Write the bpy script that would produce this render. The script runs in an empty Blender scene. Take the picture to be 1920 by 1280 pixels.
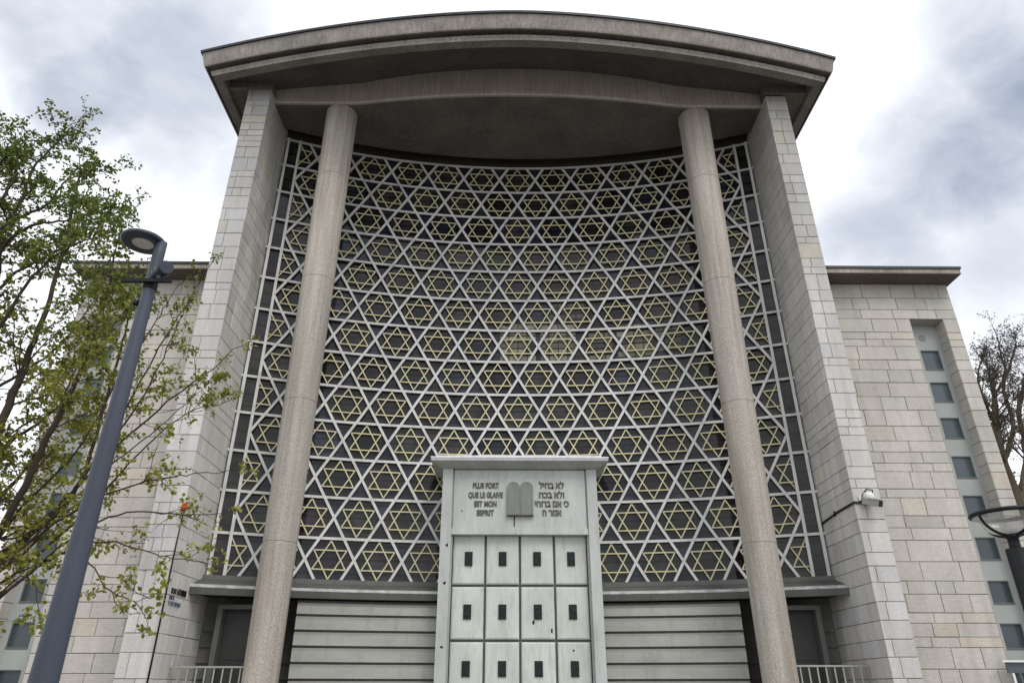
import bpy, math, random
from mathutils import Vector, Matrix, noise as mnoise
rnd = random.Random(7)
scene = bpy.context.scene
COL = scene.collection
H = 1.65                       # eye height above the pavement; facade heights below are measured from the eye
PI = math.pi

# ------------------------------------------------------------------ helpers
class MB:
    """collects faces for ONE mesh, one tone colour per face"""
    def __init__(s): s.v=[]; s.f=[]; s.c=[]; s.sm=[]; s.mi=[]
    def face(s, pts, tone=(1,1,1), smooth=False, mi=0):
        n=len(s.v); s.v.extend([tuple(p) for p in pts]); s.f.append(tuple(range(n,n+len(pts)))); s.c.append(tone); s.sm.append(smooth); s.mi.append(mi)
    def raw(s, verts, faces, tone=(1,1,1), smooth=False, mi=0):
        n=len(s.v); s.v.extend([tuple(p) for p in verts])
        for f in faces:
            s.f.append(tuple(i+n for i in f)); s.c.append(tone); s.sm.append(smooth); s.mi.append(mi)
    def box(s, x0,x1,y0,y1,z0,z1, tone=(1,1,1), mi=0):
        v=[(x0,y0,z0),(x1,y0,z0),(x1,y1,z0),(x0,y1,z0),(x0,y0,z1),(x1,y0,z1),(x1,y1,z1),(x0,y1,z1)]
        s.raw(v,[(0,3,2,1),(4,5,6,7),(0,1,5,4),(1,2,6,5),(2,3,7,6),(3,0,4,7)],tone,False,mi)
    def hexa(s, v, tone=(1,1,1), mi=0):      # 8 corners: bottom loop then top loop
        s.raw(v,[(0,3,2,1),(4,5,6,7),(0,1,5,4),(1,2,6,5),(2,3,7,6),(3,0,4,7)],tone,False,mi)
    def bar(s, p, q, nrm, w, d, tone=(1,1,1)):  # rectangular bar p->q, width w across, depth d along nrm
        p=Vector(p);q=Vector(q);t=(q-p).normalized();n=Vector(nrm).normalized();u=t.cross(n).normalized()*(w/2);n=t.cross(u).normalized()*(d/2)
        if n.dot(Vector(nrm))<0:n=-n
        v=[p-u-n,p+u-n,p+u+n,p-u+n,q-u-n,q+u-n,q+u+n,q-u+n]
        s.hexa(v,tone)
    def tube(s, pts, rads, n=8, tone=(1,1,1), cap=True):
        pts=[Vector(p) for p in pts]; base=len(s.v); prev=None
        for i,p in enumerate(pts):
            t=(pts[min(i+1,len(pts)-1)]-pts[max(i-1,0)])
            t=t.normalized() if t.length>1e-9 else Vector((0,0,1))
            if prev is None:
                a=Vector((0,0,1)) if abs(t.z)<.9 else Vector((1,0,0)); u=t.cross(a).normalized()
            else:
                u=prev-t*prev.dot(t); u=u.normalized() if u.length>1e-6 else t.orthogonal().normalized()
            prev=u; w=t.cross(u)
            for k in range(n):
                a=2*PI*k/n; s.v.append(tuple(p+(u*math.cos(a)+w*math.sin(a))*rads[i]))
        for i in range(len(pts)-1):
            for k in range(n):
                a=base+i*n+k; b=base+i*n+(k+1)%n
                s.f.append((a,b,b+n,a+n)); s.c.append(tone); s.sm.append(True); s.mi.append(0)
        if cap:
            s.f.append(tuple(base+k for k in reversed(range(n)))); s.c.append(tone); s.sm.append(False); s.mi.append(0)
            e=base+(len(pts)-1)*n
            s.f.append(tuple(e+k for k in range(n))); s.c.append(tone); s.sm.append(False); s.mi.append(0)
    def lathe(s, prof, c, n=32, tone=(1,1,1), tones=None):
        base=len(s.v); cx,cy,cz=c
        for r,z in prof:
            for k in range(n):
                a=2*PI*k/n; s.v.append((cx+r*math.cos(a),cy+r*math.sin(a),cz+z))
        for i in range(len(prof)-1):
            for k in range(n):
                a=base+i*n+k;b=base+i*n+(k+1)%n
                s.f.append((a,b,b+n,a+n)); s.c.append(tones[i] if tones else tone); s.sm.append(True); s.mi.append(0)
    def sweep(s, prof_at, path_n, closed=False, tone=(1,1,1), tones=None):
        """prof_at(i)->list of 3d points; consecutive profiles bridged"""
        P=[prof_at(i) for i in range(path_n)]; m=len(P[0]); base=len(s.v)
        for q in P: s.v.extend([tuple(x) for x in q])
        for i in range(path_n-1):
            for j in range(m if closed else m-1):
                a=base+i*m+j;b=base+i*m+(j+1)%m
                s.f.append((a,b,b+m,a+m)); s.c.append(tones[j] if tones else tone); s.sm.append(False); s.mi.append(0)
    def build(s, name, mats, parent=None, z=H, smooth_all=False, fix=True):
        me=bpy.data.meshes.new(name)
        me.from_pydata([(a,b,c+z) for a,b,c in s.v],[],s.f)
        ca=me.color_attributes.new('tone','FLOAT_COLOR','CORNER')
        buf=[]
        for f,c in zip(s.f,s.c): buf.extend([c[0],c[1],c[2],1.0]*len(f))
        ca.data.foreach_set('color',buf)
        me.polygons.foreach_set('use_smooth',[True if smooth_all else x for x in s.sm])
        me.polygons.foreach_set('material_index',s.mi)
        if not isinstance(mats,(list,tuple)): mats=[mats]
        for m in mats: me.materials.append(m)
        if fix:
            import bmesh
            bm=bmesh.new(); bm.from_mesh(me); bmesh.ops.recalc_face_normals(bm,faces=bm.faces); bm.to_mesh(me); bm.free()
        me.update()
        o=bpy.data.objects.new(name,me); COL.objects.link(o)
        if parent is not None: adopt(o,parent)
        return o
WOFF={}
def adopt(o,parent):
    """parent o (built in world coordinates) under parent keeping its place"""
    off=WOFF.get(parent.name,Vector((0,0,0)))
    o.parent=parent; o.location=o.location-off
    WOFF[o.name]=Vector((0,0,0))      # children of a part: the part's own origin sits at the world origin
def thing(name,label,cat,loc=(0,0,0),group=None):
    o=bpy.data.objects.new(name,None); COL.objects.link(o); o.location=loc; o.empty_display_size=.3
    WOFF[o.name]=Vector(loc)
    o['label']=label; o['category']=cat
    if group:o['group']=group
    return o
def tag(o,label,cat,group=None):
    o['label']=label;o['category']=cat
    if group:o['group']=group
    return o

# ------------------------------------------------------------------ materials
def mat(name, base, rough=.8, spec=.3, metal=0., tone=True, speck=None, stain=None, bump=None, runs=None):
    """base colour x per-face tone, with optional speckle (scale, amount), stain (scale vec, amount), bump(scale,strength)"""
    m=bpy.data.materials.new(name); m.use_nodes=True; nt=m.node_tree; N=nt.nodes; L=nt.links
    b=N['Principled BSDF']; b.inputs['Roughness'].default_value=rough; b.inputs['Specular IOR Level'].default_value=spec; b.inputs['Metallic'].default_value=metal
    rgb=N.new('ShaderNodeRGB'); rgb.outputs[0].default_value=(*base,1); cur=rgb.outputs[0]
    tc=N.new('ShaderNodeTexCoord')
    def mul(a,bsock,fac=1.):
        x=N.new('ShaderNodeMix'); x.data_type='RGBA'; x.blend_type='MULTIPLY'; x.inputs[0].default_value=fac
        L.new(a,x.inputs[6]); L.new(bsock,x.inputs[7]); return x.outputs[2]
    if tone:
        a=N.new('ShaderNodeVertexColor'); a.layer_name='tone'; cur=mul(cur,a.outputs[0])
    def noisefac(scale,lo,hi,detail=4,rough=.6,vec=(1,1,1),a0=.3,a1=.7):
        mp=N.new('ShaderNodeMapping'); mp.inputs['Scale'].default_value=vec; L.new(tc.outputs['Object'],mp.inputs[0])
        n=N.new('ShaderNodeTexNoise'); n.inputs['Scale'].default_value=scale; n.inputs['Detail'].default_value=detail; n.inputs['Roughness'].default_value=rough
        L.new(mp.outputs[0],n.inputs[0])
        r=N.new('ShaderNodeMapRange'); r.inputs[1].default_value=a0; r.inputs[2].default_value=a1; r.inputs[3].default_value=lo; r.inputs[4].default_value=hi
        L.new(n.outputs[0],r.inputs[0]); return r.outputs[0]
    for s in (speck or []):
        cur=mul(cur,noisefac(s[0],1-s[1],1+s[1]*.6,detail=2,rough=.7))
    for s in (stain or []):
        cur=mul(cur,noisefac(s[0],1-s[2],1+s[2]*.35,detail=5,rough=.6,vec=s[1]))
    if runs:
        f=noisefac(runs[0],0,runs[3],detail=5,rough=.55,vec=runs[1],a0=.52,a1=.72)
        x=N.new('ShaderNodeMix'); x.data_type='RGBA'; L.new(f,x.inputs[0]); L.new(cur,x.inputs[6]); x.inputs[7].default_value=(*runs[2],1); cur=x.outputs[2]
    L.new(cur,b.inputs['Base Color'])
    if bump:
        n=N.new('ShaderNodeTexNoise'); n.inputs['Scale'].default_value=bump[0]; n.inputs['Detail'].default_value=4; L.new(tc.outputs['Object'],n.inputs[0])
        bp=N.new('ShaderNodeBump'); bp.inputs['Strength'].default_value=bump[1]; bp.inputs['Distance'].default_value=.02
        L.new(n.outputs[0],bp.inputs['Height']); L.new(bp.outputs[0],b.inputs['Normal'])
    return m
STREAK=(1.0,1.0,.12)
M={}
M['stone']=mat('wing_limestone',(.57,.535,.49),.85,.2,speck=[(22,.10)],stain=[(1.2,(1,1,.6),.14),(7,(.8,.8,3),.10)],bump=(30,.25),runs=(2.6,(1.3,1.3,.10),(.33,.30,.26),.35))
M['pierstone']=mat('pier_limestone',(.625,.605,.575),.85,.2,speck=[(25,.08)],stain=[(.9,(1.4,1.4,.35),.2),(7,(.8,.8,3),.08)],bump=(30,.25),runs=(2.8,(1.3,1.3,.10),(.36,.34,.32),.4))
M['mortar']=mat('dark_mortar',(.27,.245,.215),.95,.1,speck=[(15,.2)])
M['aggregate']=mat('exposed_aggregate_concrete',(.56,.512,.455),.9,.2,speck=[(34,.34),(80,.26)],stain=[(1.6,(1,1,.1),.22),(4.5,(1.3,1.3,.05),.26)],bump=(60,.5),runs=(3.2,(1.2,1.2,.07),(.27,.205,.15),.5))
M['roofconc']=mat('brown_concrete',(.40,.365,.325),.9,.2,speck=[(30,.32),(70,.24)],stain=[(1.1,(1,1,1),.3),(5,(2.5,2.5,.12),.3)],bump=(50,.4))
M['beamconc']=mat('streaked_pale_concrete',(.58,.515,.455),.9,.2,speck=[(34,.28)],stain=[(1.1,(1,1,1),.15),(9,(2.5,2.5,.08),.30)],bump=(50,.4))
M['soffit']=mat('dark_soffit_concrete',(.15,.138,.122),.9,.2,speck=[(9,.16),(26,.3)],stain=[(.7,(1,1,1),.3)],bump=(40,.3))  # darker base than the roof concrete
M['gutter']=mat('dark_sheet_metal',(.035,.036,.045),.5,.4,speck=[(9,.2)])
M['lattice']=mat('pale_grey_painted_metal',(.69,.685,.665),.5,.35,stain=[(1.5,(1,1,.5),.18)],speck=[(14,.08)],runs=(3.5,(1.2,1.2,.5),(.38,.36,.31),.55))
M['gold']=mat('pale_gold_metal',(.67,.62,.40),.5,.35,stain=[(2,(1,1,1),.2)],runs=(2.6,(1,1,1),(.45,.36,.14),.6))
M['frame']=mat('grey_green_bronze_paint',(.51,.53,.505),.55,.35,stain=[(1.3,(1.5,1.5,.4),.18),(8,(1.6,1.6,.4),.08)],speck=[(30,.05)],runs=(4,(1.4,1.4,.2),(.33,.32,.27),.5))
M['panel']=mat('grey_green_door_paint',(.585,.615,.575),.6,.3,stain=[(1.7,(1,1,.7),.16),(9,(2,2,.35),.08)],speck=[(30,.05)],runs=(5,(1.4,1.4,.22),(.40,.37,.30),.5))
M['groove']=mat('dark_green_bronze',(.13,.15,.135),.6,.3,stain=[(3,(1,1,1),.2)])  # dark grey-green backing seen between the door panels
M['plaque']=mat('blackened_bronze',(.014,.018,.018),.5,.25,speck=[(30,.3)])
M['tablet']=mat('patinated_bronze',(.20,.215,.195),.5,.4,stain=[(5,(2,2,.4),.2)])
M['letter']=mat('dark_bronze_letters',(.10,.10,.085),.6,.3)
M['ledge']=mat('grey_sheet_metal_ledge',(.105,.108,.098),.6,.4,stain=[(1.5,(1,1,1),.25),(6,(2,2,.3),.15)])
M['flash']=mat('worn_zinc_flashing',(.52,.52,.52),.55,.4,stain=[(6,(1,1,1),.45)])
M['snow']=mat('white_zinc_capping',(.76,.75,.79),.5,.4,stain=[(9,(1,1,1),.25)])
M['louvre']=mat('pale_grey_board',(.40,.40,.365),.6,.3,stain=[(1.2,(.5,.5,2),.15)],speck=[(20,.06)],runs=(3.5,(1.2,1.2,.3),(.25,.25,.22),.5))
M['darkwall']=mat('shaded_grey_board',(.15,.147,.135),.7,.3,stain=[(2,(1,1,1),.2)])  # boards in the recess, their shade put into the base colour
M['door']=mat('shaded_grey_door_paint',(.04,.043,.039),.55,.35,stain=[(2,(1,1,.4),.2)])  # shade under the ledge put into the door's base colour
M['black']=mat('black_painted_metal',(.012,.013,.015),.5,.22)
M['doorframe']=mat('grey_door_frame_paint',(.11,.116,.106),.55,.3)
M['rail']=mat('pale_railing_paint',(.36,.36,.33),.5,.4,stain=[(5,(1,1,1),.15)])
M['strip']=mat('sage_grey_window_panel',(.37,.39,.375),.55,.35,stain=[(1.3,(1,1,.5),.14)])
M['paneframe']=mat('dark_pane_frame',(.12,.135,.13),.5,.35)
M['pane']=mat('slate_blue_pane',(.066,.088,.102),.15,.5,stain=[(2,(1,1,1),.18)])
M['white']=mat('white_plastic',(.72,.72,.71),.4,.4)
M['greyplastic']=mat('grey_plastic',(.30,.29,.27),.5,.4)
M['lamppost']=mat('blue_grey_lamp_paint',(.054,.065,.092),.5,.35,stain=[(4,(1,1,.3),.2)],speck=[(60,.08)])
M['lamphead']=mat('dark_blue_lamp_housing',(.028,.033,.05),.4,.45)
M['lens']=mat('frosted_lamp_lens',(.62,.60,.53),.2,.5,stain=[(20,(1,1,1),.3)])
M['bark']=mat('dark_tree_bark',(.060,.047,.036),.9,.15,stain=[(9,(1,1,.3),.35)],bump=(40,.6))
M['bark2']=mat('mossy_plane_bark',(.10,.082,.055),.9,.15,stain=[(2,(1,1,.3),.45)])
M['ground']=mat('grey_paving',(.23,.22,.21),.85,.3,tone=False,stain=[(.8,(1,1,1),.2),(12,(1,1,1),.1)])
M['asphalt']=mat('asphalt',(.05,.05,.052),.9,.3,tone=False,stain=[(6,(1,1,1),.2)])
M['steps']=mat('granite_steps',(.30,.29,.28),.8,.3,speck=[(40,.2)])
M['orange']=mat('orange_petals',(.70,.17,.04),.6,.2)
M['render']=mat('cream_render',(.48,.43,.34),.85,.2,stain=[(.5,(1,1,1),.15)])
M['slate']=mat('dark_slate',(.05,.05,.055),.7,.3)

def leafmat(name,trans=.35):
    m=bpy.data.materials.new(name); m.use_nodes=True; nt=m.node_tree;N=nt.nodes;L=nt.links
    b=N['Principled BSDF']; b.inputs['Roughness'].default_value=.55; b.inputs['Specular IOR Level'].default_value=.25
    a=N.new('ShaderNodeVertexColor'); a.layer_name='tone'; L.new(a.outputs[0],b.inputs['Base Color'])
    t=N.new('ShaderNodeBsdfTranslucent'); L.new(a.outputs[0],t.inputs[0])
    mx=N.new('ShaderNodeMixShader'); mx.inputs[0].default_value=trans
    L.new(b.outputs[0],mx.inputs[1]); L.new(t.outputs[0],mx.inputs[2]); L.new(mx.outputs[0],N['Material Output'].inputs[0])
    return m
M['leaf']=leafmat('spring_leaf'); M['bud']=leafmat('small_dark_bud',.15)

def glassmat():
    m=bpy.data.materials.new('dark_glazing_with_bars'); m.use_nodes=True; nt=m.node_tree;N=nt.nodes;L=nt.links
    b=N['Principled BSDF']; b.inputs['Roughness'].default_value=.06; b.inputs['Specular IOR Level'].default_value=.30
    a=N.new('ShaderNodeVertexColor'); a.layer_name='tone'
    tc=N.new('ShaderNodeTexCoord'); sp=N.new('ShaderNodeSeparateXYZ'); L.new(tc.outputs['Object'],sp.inputs[0])
    mu=N.new('ShaderNodeMath'); mu.operation='MULTIPLY'; mu.inputs[1].default_value=2.572; L.new(sp.outputs[2],mu.inputs[0])   # horizontal glazing bars
    fr=N.new('ShaderNodeMath'); fr.operation='FRACT'; L.new(mu.outputs[0],fr.inputs[0])
    r=N.new('ShaderNodeMapRange'); r.inputs[1].default_value=.80; r.inputs[2].default_value=.86; r.inputs[3].default_value=1.; r.inputs[4].default_value=.5; L.new(fr.outputs[0],r.inputs[0])
    n=N.new('ShaderNodeTexNoise'); n.inputs['Scale'].default_value=2.2; n.inputs['Detail'].default_value=6; L.new(tc.outputs['Object'],n.inputs[0])
    r2=N.new('ShaderNodeMapRange'); r2.inputs[1].default_value=.3; r2.inputs[2].default_value=.7; r2.inputs[3].default_value=.5; r2.inputs[4].default_value=1.6; L.new(n.outputs[0],r2.inputs[0])
    m3=N.new('ShaderNodeMath'); m3.operation='MULTIPLY'; L.new(r.outputs[0],m3.inputs[0]); L.new(r2.outputs[0],m3.inputs[1])
    x=N.new('ShaderNodeMix'); x.data_type='RGBA'; x.blend_type='MULTIPLY'; x.inputs[0].default_value=1; x.clamp_result=False; L.new(a.outputs[0],x.inputs[6]); L.new(m3.outputs[0],x.inputs[7])
    L.new(x.outputs[2],b.inputs['Base Color'])
    return m
M['glass']=glassmat()
def clearglass():
    m=bpy.data.materials.new('clear_lamp_glass'); m.use_nodes=True; nt=m.node_tree;N=nt.nodes;L=nt.links
    N.remove(N['Principled BSDF'])
    t=N.new('ShaderNodeBsdfTransparent'); t.inputs[0].default_value=(.74,.74,.73,1)
    g=N.new('ShaderNodeBsdfGlossy'); g.inputs['Roughness'].default_value=.12
    d=N.new('ShaderNodeBsdfTranslucent'); d.inputs[0].default_value=(.7,.68,.64,1)
    m1=N.new('ShaderNodeMixShader'); m1.inputs[0].default_value=.28; L.new(t.outputs[0],m1.inputs[1]); L.new(d.outputs[0],m1.inputs[2])
    m2=N.new('ShaderNodeMixShader'); m2.inputs[0].default_value=.07; L.new(m1.outputs[0],m2.inputs[1]); L.new(g.outputs[0],m2.inputs[2])
    L.new(m2.outputs[0],N['Material Output'].inputs[0]); return m
M['bowl']=clearglass()

# ------------------------------------------------------------------ stonework
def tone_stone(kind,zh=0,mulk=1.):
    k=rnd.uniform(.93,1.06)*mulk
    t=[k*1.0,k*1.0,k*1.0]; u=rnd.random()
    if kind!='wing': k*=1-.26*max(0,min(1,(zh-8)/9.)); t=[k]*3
    if kind=='wing':
        if u<.06: t=[k*1.01,k*1.0,k*.95]
        elif u<.20: t=[k*.93,k*.97,k*.95]
        elif u<.24: t=[k*1.02,k*.97,k*.91]
        elif u<.30: t=[k*.88]*3
    else:
        if u<.12: t=[k*.97,k*.98,k*1.02]
        elif u<.15: t=[k*1.0,k*.97,k*.88]
        elif u<.24: t=[k*.90]*3
    return tuple(t)
def courses(z0,z1,r,top=None,hs=(.24,.32,.38,.41,.44,.48,.54)):
    zs=[z0]
    while zs[-1]<z1-.15:
        h=r.choice(hs); 
        if zs[-1]+h>z1-.14: h=z1-zs[-1]
        zs.append(zs[-1]+h)
    zs[-1]=z1
    return zs
def ashlar(mb, P, x0,x1, zs, kind, lens=(.45,1.15), holes=(), gap=.013, depth=.03, nrm=Vector((0,-1,0)), mulk=1.):
    """P(x,z)->3d point on the wall plane; stones proud of it by depth; holes = (xa,xb,za,zb)"""
    n=Vector(nrm)
    for i in range(len(zs)-1):
        za,zb=zs[i],zs[i+1]
        spans=[(x0,x1)]
        for (ha,hb,hz0,hz1) in holes:
            if za<hz1-.02 and zb>hz0+.02:
                ns=[]
                for a,b in spans:
                    if hb<=a or ha>=b: ns.append((a,b))
                    else:
                        if ha-a>.05: ns.append((a,ha))
                        if b-hb>.05: ns.append((hb,b))
                spans=ns
        for a,b in spans:
            xs=[a]; 
            while xs[-1]<b-.02:
                l=rnd.uniform(*lens)
                if i%2==0 and len(xs)==1: l*=.6
                if xs[-1]+l>b-.28: l=b-xs[-1]
                xs.append(min(b,xs[-1]+l))
            for k in range(len(xs)-1):
                g=gap*.5
                dz=rnd.uniform(-.003,.003)
                d=depth+rnd.uniform(-.004,.004)
                xa,xb=xs[k]+g,xs[k+1]-g; ya,yb=za+g+dz,zb-g+dz
                if k==0: xa=xs[0]
                if k==len(xs)-2: xb=xs[-1]
                if ya>yb-.03 or xa>xb-.03: continue
                bv=.008
                b0=[P(xa,ya),P(xb,ya),P(xb,yb),P(xa,yb)]
                m0=[Vector(p)+n*(d-bv) for p in b0]
                t0=[Vector(p)+n*d for p in (P(xa+bv,ya+bv),P(xb-bv,ya+bv),P(xb-bv,yb-bv),P(xa+bv,yb-bv))]
                mb.raw(b0+m0+t0,[(0,1,5,4),(1,2,6,5),(2,3,7,6),(3,0,4,7),(4,5,9,8),(5,6,10,9),(6,7,11,10),(7,4,8,11),(8,9,10,11)],tone_stone(kind,za,mulk))

# ------------------------------------------------------------------ synagogue
R=24.254; A=1.347; ROW=A*.866; ZT=17.919; ZB=ZT-13*ROW; YC=21-R
def cyl(u,z,o=0.):              # u in lattice units along the concave screen, o = offset (negative towards the square)
    al=u*A/R; return Vector(((R+o)*math.sin(al), YC+(R+o)*math.cos(al), z))
def cyn(u): al=u*A/R; return Vector((-math.sin(al),-math.cos(al),0))
def uX(X,o=0.): return math.asin(X/(R+o))*R/A
GZ=-H
syn=thing('synagogue','large modern stone synagogue with a curved screen of gold stars under a bowed concrete roof','synagogue',(0,19,0))

PF=17.5        # pier front plane
PX=8.40        # pier inner face
# -- piers
for sgn,xo,top in ((-1,-9.17,18.28),(1,9.09,18.2)):
    r=random.Random(11 if sgn<0 else 23); rs=rnd
    mb=MB()
    zs=courses(GZ,top,r)
    xi=sgn*PX
    # mortar core
    mb.box(min(xi+sgn*.03,xo-sgn*.0),max(xi+sgn*.03,xo),PF+.03,24.0,GZ,top-.001,(1,1,1),1)
    a,b=min(xi,xo),max(xi,xo)
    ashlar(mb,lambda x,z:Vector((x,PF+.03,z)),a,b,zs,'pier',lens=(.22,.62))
    rnd2=rnd
    if sgn<0:  # inner faces: tone raised, painting in the light they lack
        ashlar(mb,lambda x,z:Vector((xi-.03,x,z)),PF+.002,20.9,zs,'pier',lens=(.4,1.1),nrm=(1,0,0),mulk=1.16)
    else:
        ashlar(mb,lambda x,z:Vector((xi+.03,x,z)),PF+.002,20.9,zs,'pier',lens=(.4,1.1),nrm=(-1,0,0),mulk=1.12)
    mb.build('pier',[M['pierstone'],M['mortar']],syn)

# -- columns (widening upward, jointed drums)
for cx in (-6.19,6.165):
    mb=MB(); joints=[15.16,11.24,7.27,3.42,-.45]
    rad=lambda z:.418+.112*max(0,min(1,(z)/18.1))**1.25
    levels=[18.1]+joints
    for i in range(len(levels)-1):
        zt,zb=levels[i],levels[i+1]; k=(.985,1.015,1.0,.99,.965)[i]; t=(k*rnd.uniform(.985,1.015),k,k*rnd.uniform(.98,1.01))
        prof=[(rad(zt)-.008,zt-.006),(rad(zt),zt-.014),(rad(zt),zt-.03),(rad(zt),zt-.07)]+[(rad(zt-(zt-zb)*j/6),zt-(zt-zb)*j/6) for j in range(1,6)]+[(rad(zb),zb+.07),(rad(zb),zb+.026),(rad(zb),zb+.010),(rad(zb)-.008,zb)]
        mb.lathe(prof,(cx,18.45,0),48,tone=t)
        mb.lathe([(rad(zb)-.014,zb+.01),(rad(zb)-.014,zb-.02)],(cx,18.45,0),48,tone=(.6,.58,.56))
    mb.box(cx-.75,cx+.75,17.7,19.2,-.6,-.45,(.8,.8,.8))
    mb.build('column',M['aggregate'],syn)

# -- roof with cornice
def roofY(x): return 14.905+.0268*abs(x)**1.75
RX=10.50; ZE=18.93
path=[]
path.append((-RX,42.))
path.append((-RX,roofY(RX)))
NF=44
for i in range(1,NF): x=-RX+2*RX*i/NF; path.append((x,roofY(x)))
path.append((RX,roofY(RX))); path.append((RX,42.))
def offset_path(path):
    out=[]
    for i,p in enumerate(path):
        def nn(a,b):
            d=Vector((b[0]-a[0],b[1]-a[1])).normalized(); return Vector((d.y,-d.x))   # outward... left-hand
        ns=[]
        if i>0: ns.append(nn(path[i-1],p))
        if i<len(path)-1: ns.append(nn(p,path[i+1]))
        if len(ns)==1: n=ns[0]; s=1
        else:
            n=(ns[0]+ns[1]).normalized(); s=1/max(.3,n.dot(ns[0]))
        out.append(-n*s)          # pointing inward
    return out
inn=offset_path(path)
# orient: inward must point to larger y at centre
if inn[len(path)//2].y<0: inn=[-v for v in inn]
def sweep_profile(mb,prof,tones=None,tone=(1,1,1)):
    def pa(i):
        p=path[i];v=inn[i]; return [Vector((p[0]+v.x*o,p[1]+v.y*o,ZE+dz)) for o,dz in prof]
    mb.sweep(pa,len(path),False,tone,tones)
mb=MB()
CE=.42    # coffer ceiling above the edge
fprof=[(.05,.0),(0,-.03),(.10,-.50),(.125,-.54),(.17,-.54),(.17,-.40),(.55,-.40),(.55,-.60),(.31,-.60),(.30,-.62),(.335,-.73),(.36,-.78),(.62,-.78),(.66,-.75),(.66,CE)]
ftone=[(1,1,1),(1,1,1),(1.25,1.22,1.18),(.8,.8,.8),(.8,.8,.8),(.8,.8,.8),(.8,.8,.8),(1,1,1),(1,1,1),(1,1,1),(1.25,1.22,1.18),(.7,.7,.7),(.7,.7,.7),(.7,.7,.7)]  # groove faces toned down, painting in the recess shade
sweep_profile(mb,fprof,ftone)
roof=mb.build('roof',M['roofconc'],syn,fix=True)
mb=MB(); sweep_profile(mb,[(.06,.0),(-.05,-.035),(-.06,.05),(.08,.075)])
def pa_top(i):
    p=path[i]; return p
# roof covering rising gently behind the edge
top=[]
for i,p in enumerate(path):
    v=inn[i]; top.append(Vector((p[0]+v.x*.08,p[1]+v.y*.08,ZE+.075)))
inner=[]
for i,p in enumerate(path):
    inner.append(Vector((p[0]*.55,24 if p[1]<41 else 42,20.6)))
midr=[Vector((p[0]+inn[i].x*.75,p[1]+inn[i].y*.75,ZE+.66)) for i,p in enumerate(path)]
for i in range(len(path)-1): mb.face([top[i],top[i+1],midr[i+1],midr[i]]); mb.face([midr[i],midr[i+1],inner[i+1],inner[i]])
mb.face([inner[0],inner[1],inner[-2],inner[-1]])
mb.build('roof_covering',M['gutter'],roof)
# coffer ceiling, beam with cove, soffits
def beamY(x):
    x=abs(x); return 17.42+.47*min(1,(x/5.6)**2) if x<5.6 else 17.89
mb=MB()
n=40
BX=PX
xs=[-BX+2*BX*i/n for i in range(n+1)]
def bprof(i):
    x=xs[i]; y=beamY(x); z0=18.08
    pts=[Vector((x,y+.10,z0)),Vector((x,y+.02,z0)),Vector((x,y,z0+.03)),Vector((x,y,z0+.10)),Vector((x,y+.012,z0+.11)),Vector((x,y+.012,z0+1.3))]
    return pts
mb.sweep(bprof,n+1,tones=[(.7,.7,.7),(1.1,1.1,1.1),(1.15,1.15,1.15)]+[(1,1,1)]*8)
# end blocks above the piers and outside them, shade painted into their tone
for s in (-1,1):
    a,b=sorted((s*PX,s*(RX-.64)))
    mb.box(a,b,PF-.06,24,18.285,ZE+CE-.005,(.38,.37,.36))
mb.build('fascia_beam',M['beamconc'],roof)
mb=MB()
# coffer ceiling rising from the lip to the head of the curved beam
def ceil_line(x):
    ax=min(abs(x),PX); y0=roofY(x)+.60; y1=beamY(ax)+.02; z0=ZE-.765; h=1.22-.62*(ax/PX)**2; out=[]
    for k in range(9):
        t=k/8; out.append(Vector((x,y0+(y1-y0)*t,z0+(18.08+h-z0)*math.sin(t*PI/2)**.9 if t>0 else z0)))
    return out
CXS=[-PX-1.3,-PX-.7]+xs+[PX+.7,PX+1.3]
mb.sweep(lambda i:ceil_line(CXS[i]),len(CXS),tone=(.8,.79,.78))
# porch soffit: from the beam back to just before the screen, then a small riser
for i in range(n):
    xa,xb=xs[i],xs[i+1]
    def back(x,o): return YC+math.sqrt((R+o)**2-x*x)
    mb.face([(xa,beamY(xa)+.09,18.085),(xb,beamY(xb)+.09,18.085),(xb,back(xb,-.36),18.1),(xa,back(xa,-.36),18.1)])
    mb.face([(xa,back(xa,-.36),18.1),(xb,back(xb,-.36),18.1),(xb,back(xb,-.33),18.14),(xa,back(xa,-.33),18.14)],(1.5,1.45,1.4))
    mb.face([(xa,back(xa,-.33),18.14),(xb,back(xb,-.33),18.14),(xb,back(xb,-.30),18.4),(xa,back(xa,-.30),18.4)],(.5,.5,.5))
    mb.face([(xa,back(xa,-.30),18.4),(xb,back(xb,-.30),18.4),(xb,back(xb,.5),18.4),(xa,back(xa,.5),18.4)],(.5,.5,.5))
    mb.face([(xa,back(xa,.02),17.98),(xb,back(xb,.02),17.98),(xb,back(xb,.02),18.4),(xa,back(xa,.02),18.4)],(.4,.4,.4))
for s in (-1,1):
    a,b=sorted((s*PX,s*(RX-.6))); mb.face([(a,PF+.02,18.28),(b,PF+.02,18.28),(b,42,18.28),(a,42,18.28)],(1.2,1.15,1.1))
mb.build('soffit',M['soffit'],roof)

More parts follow.
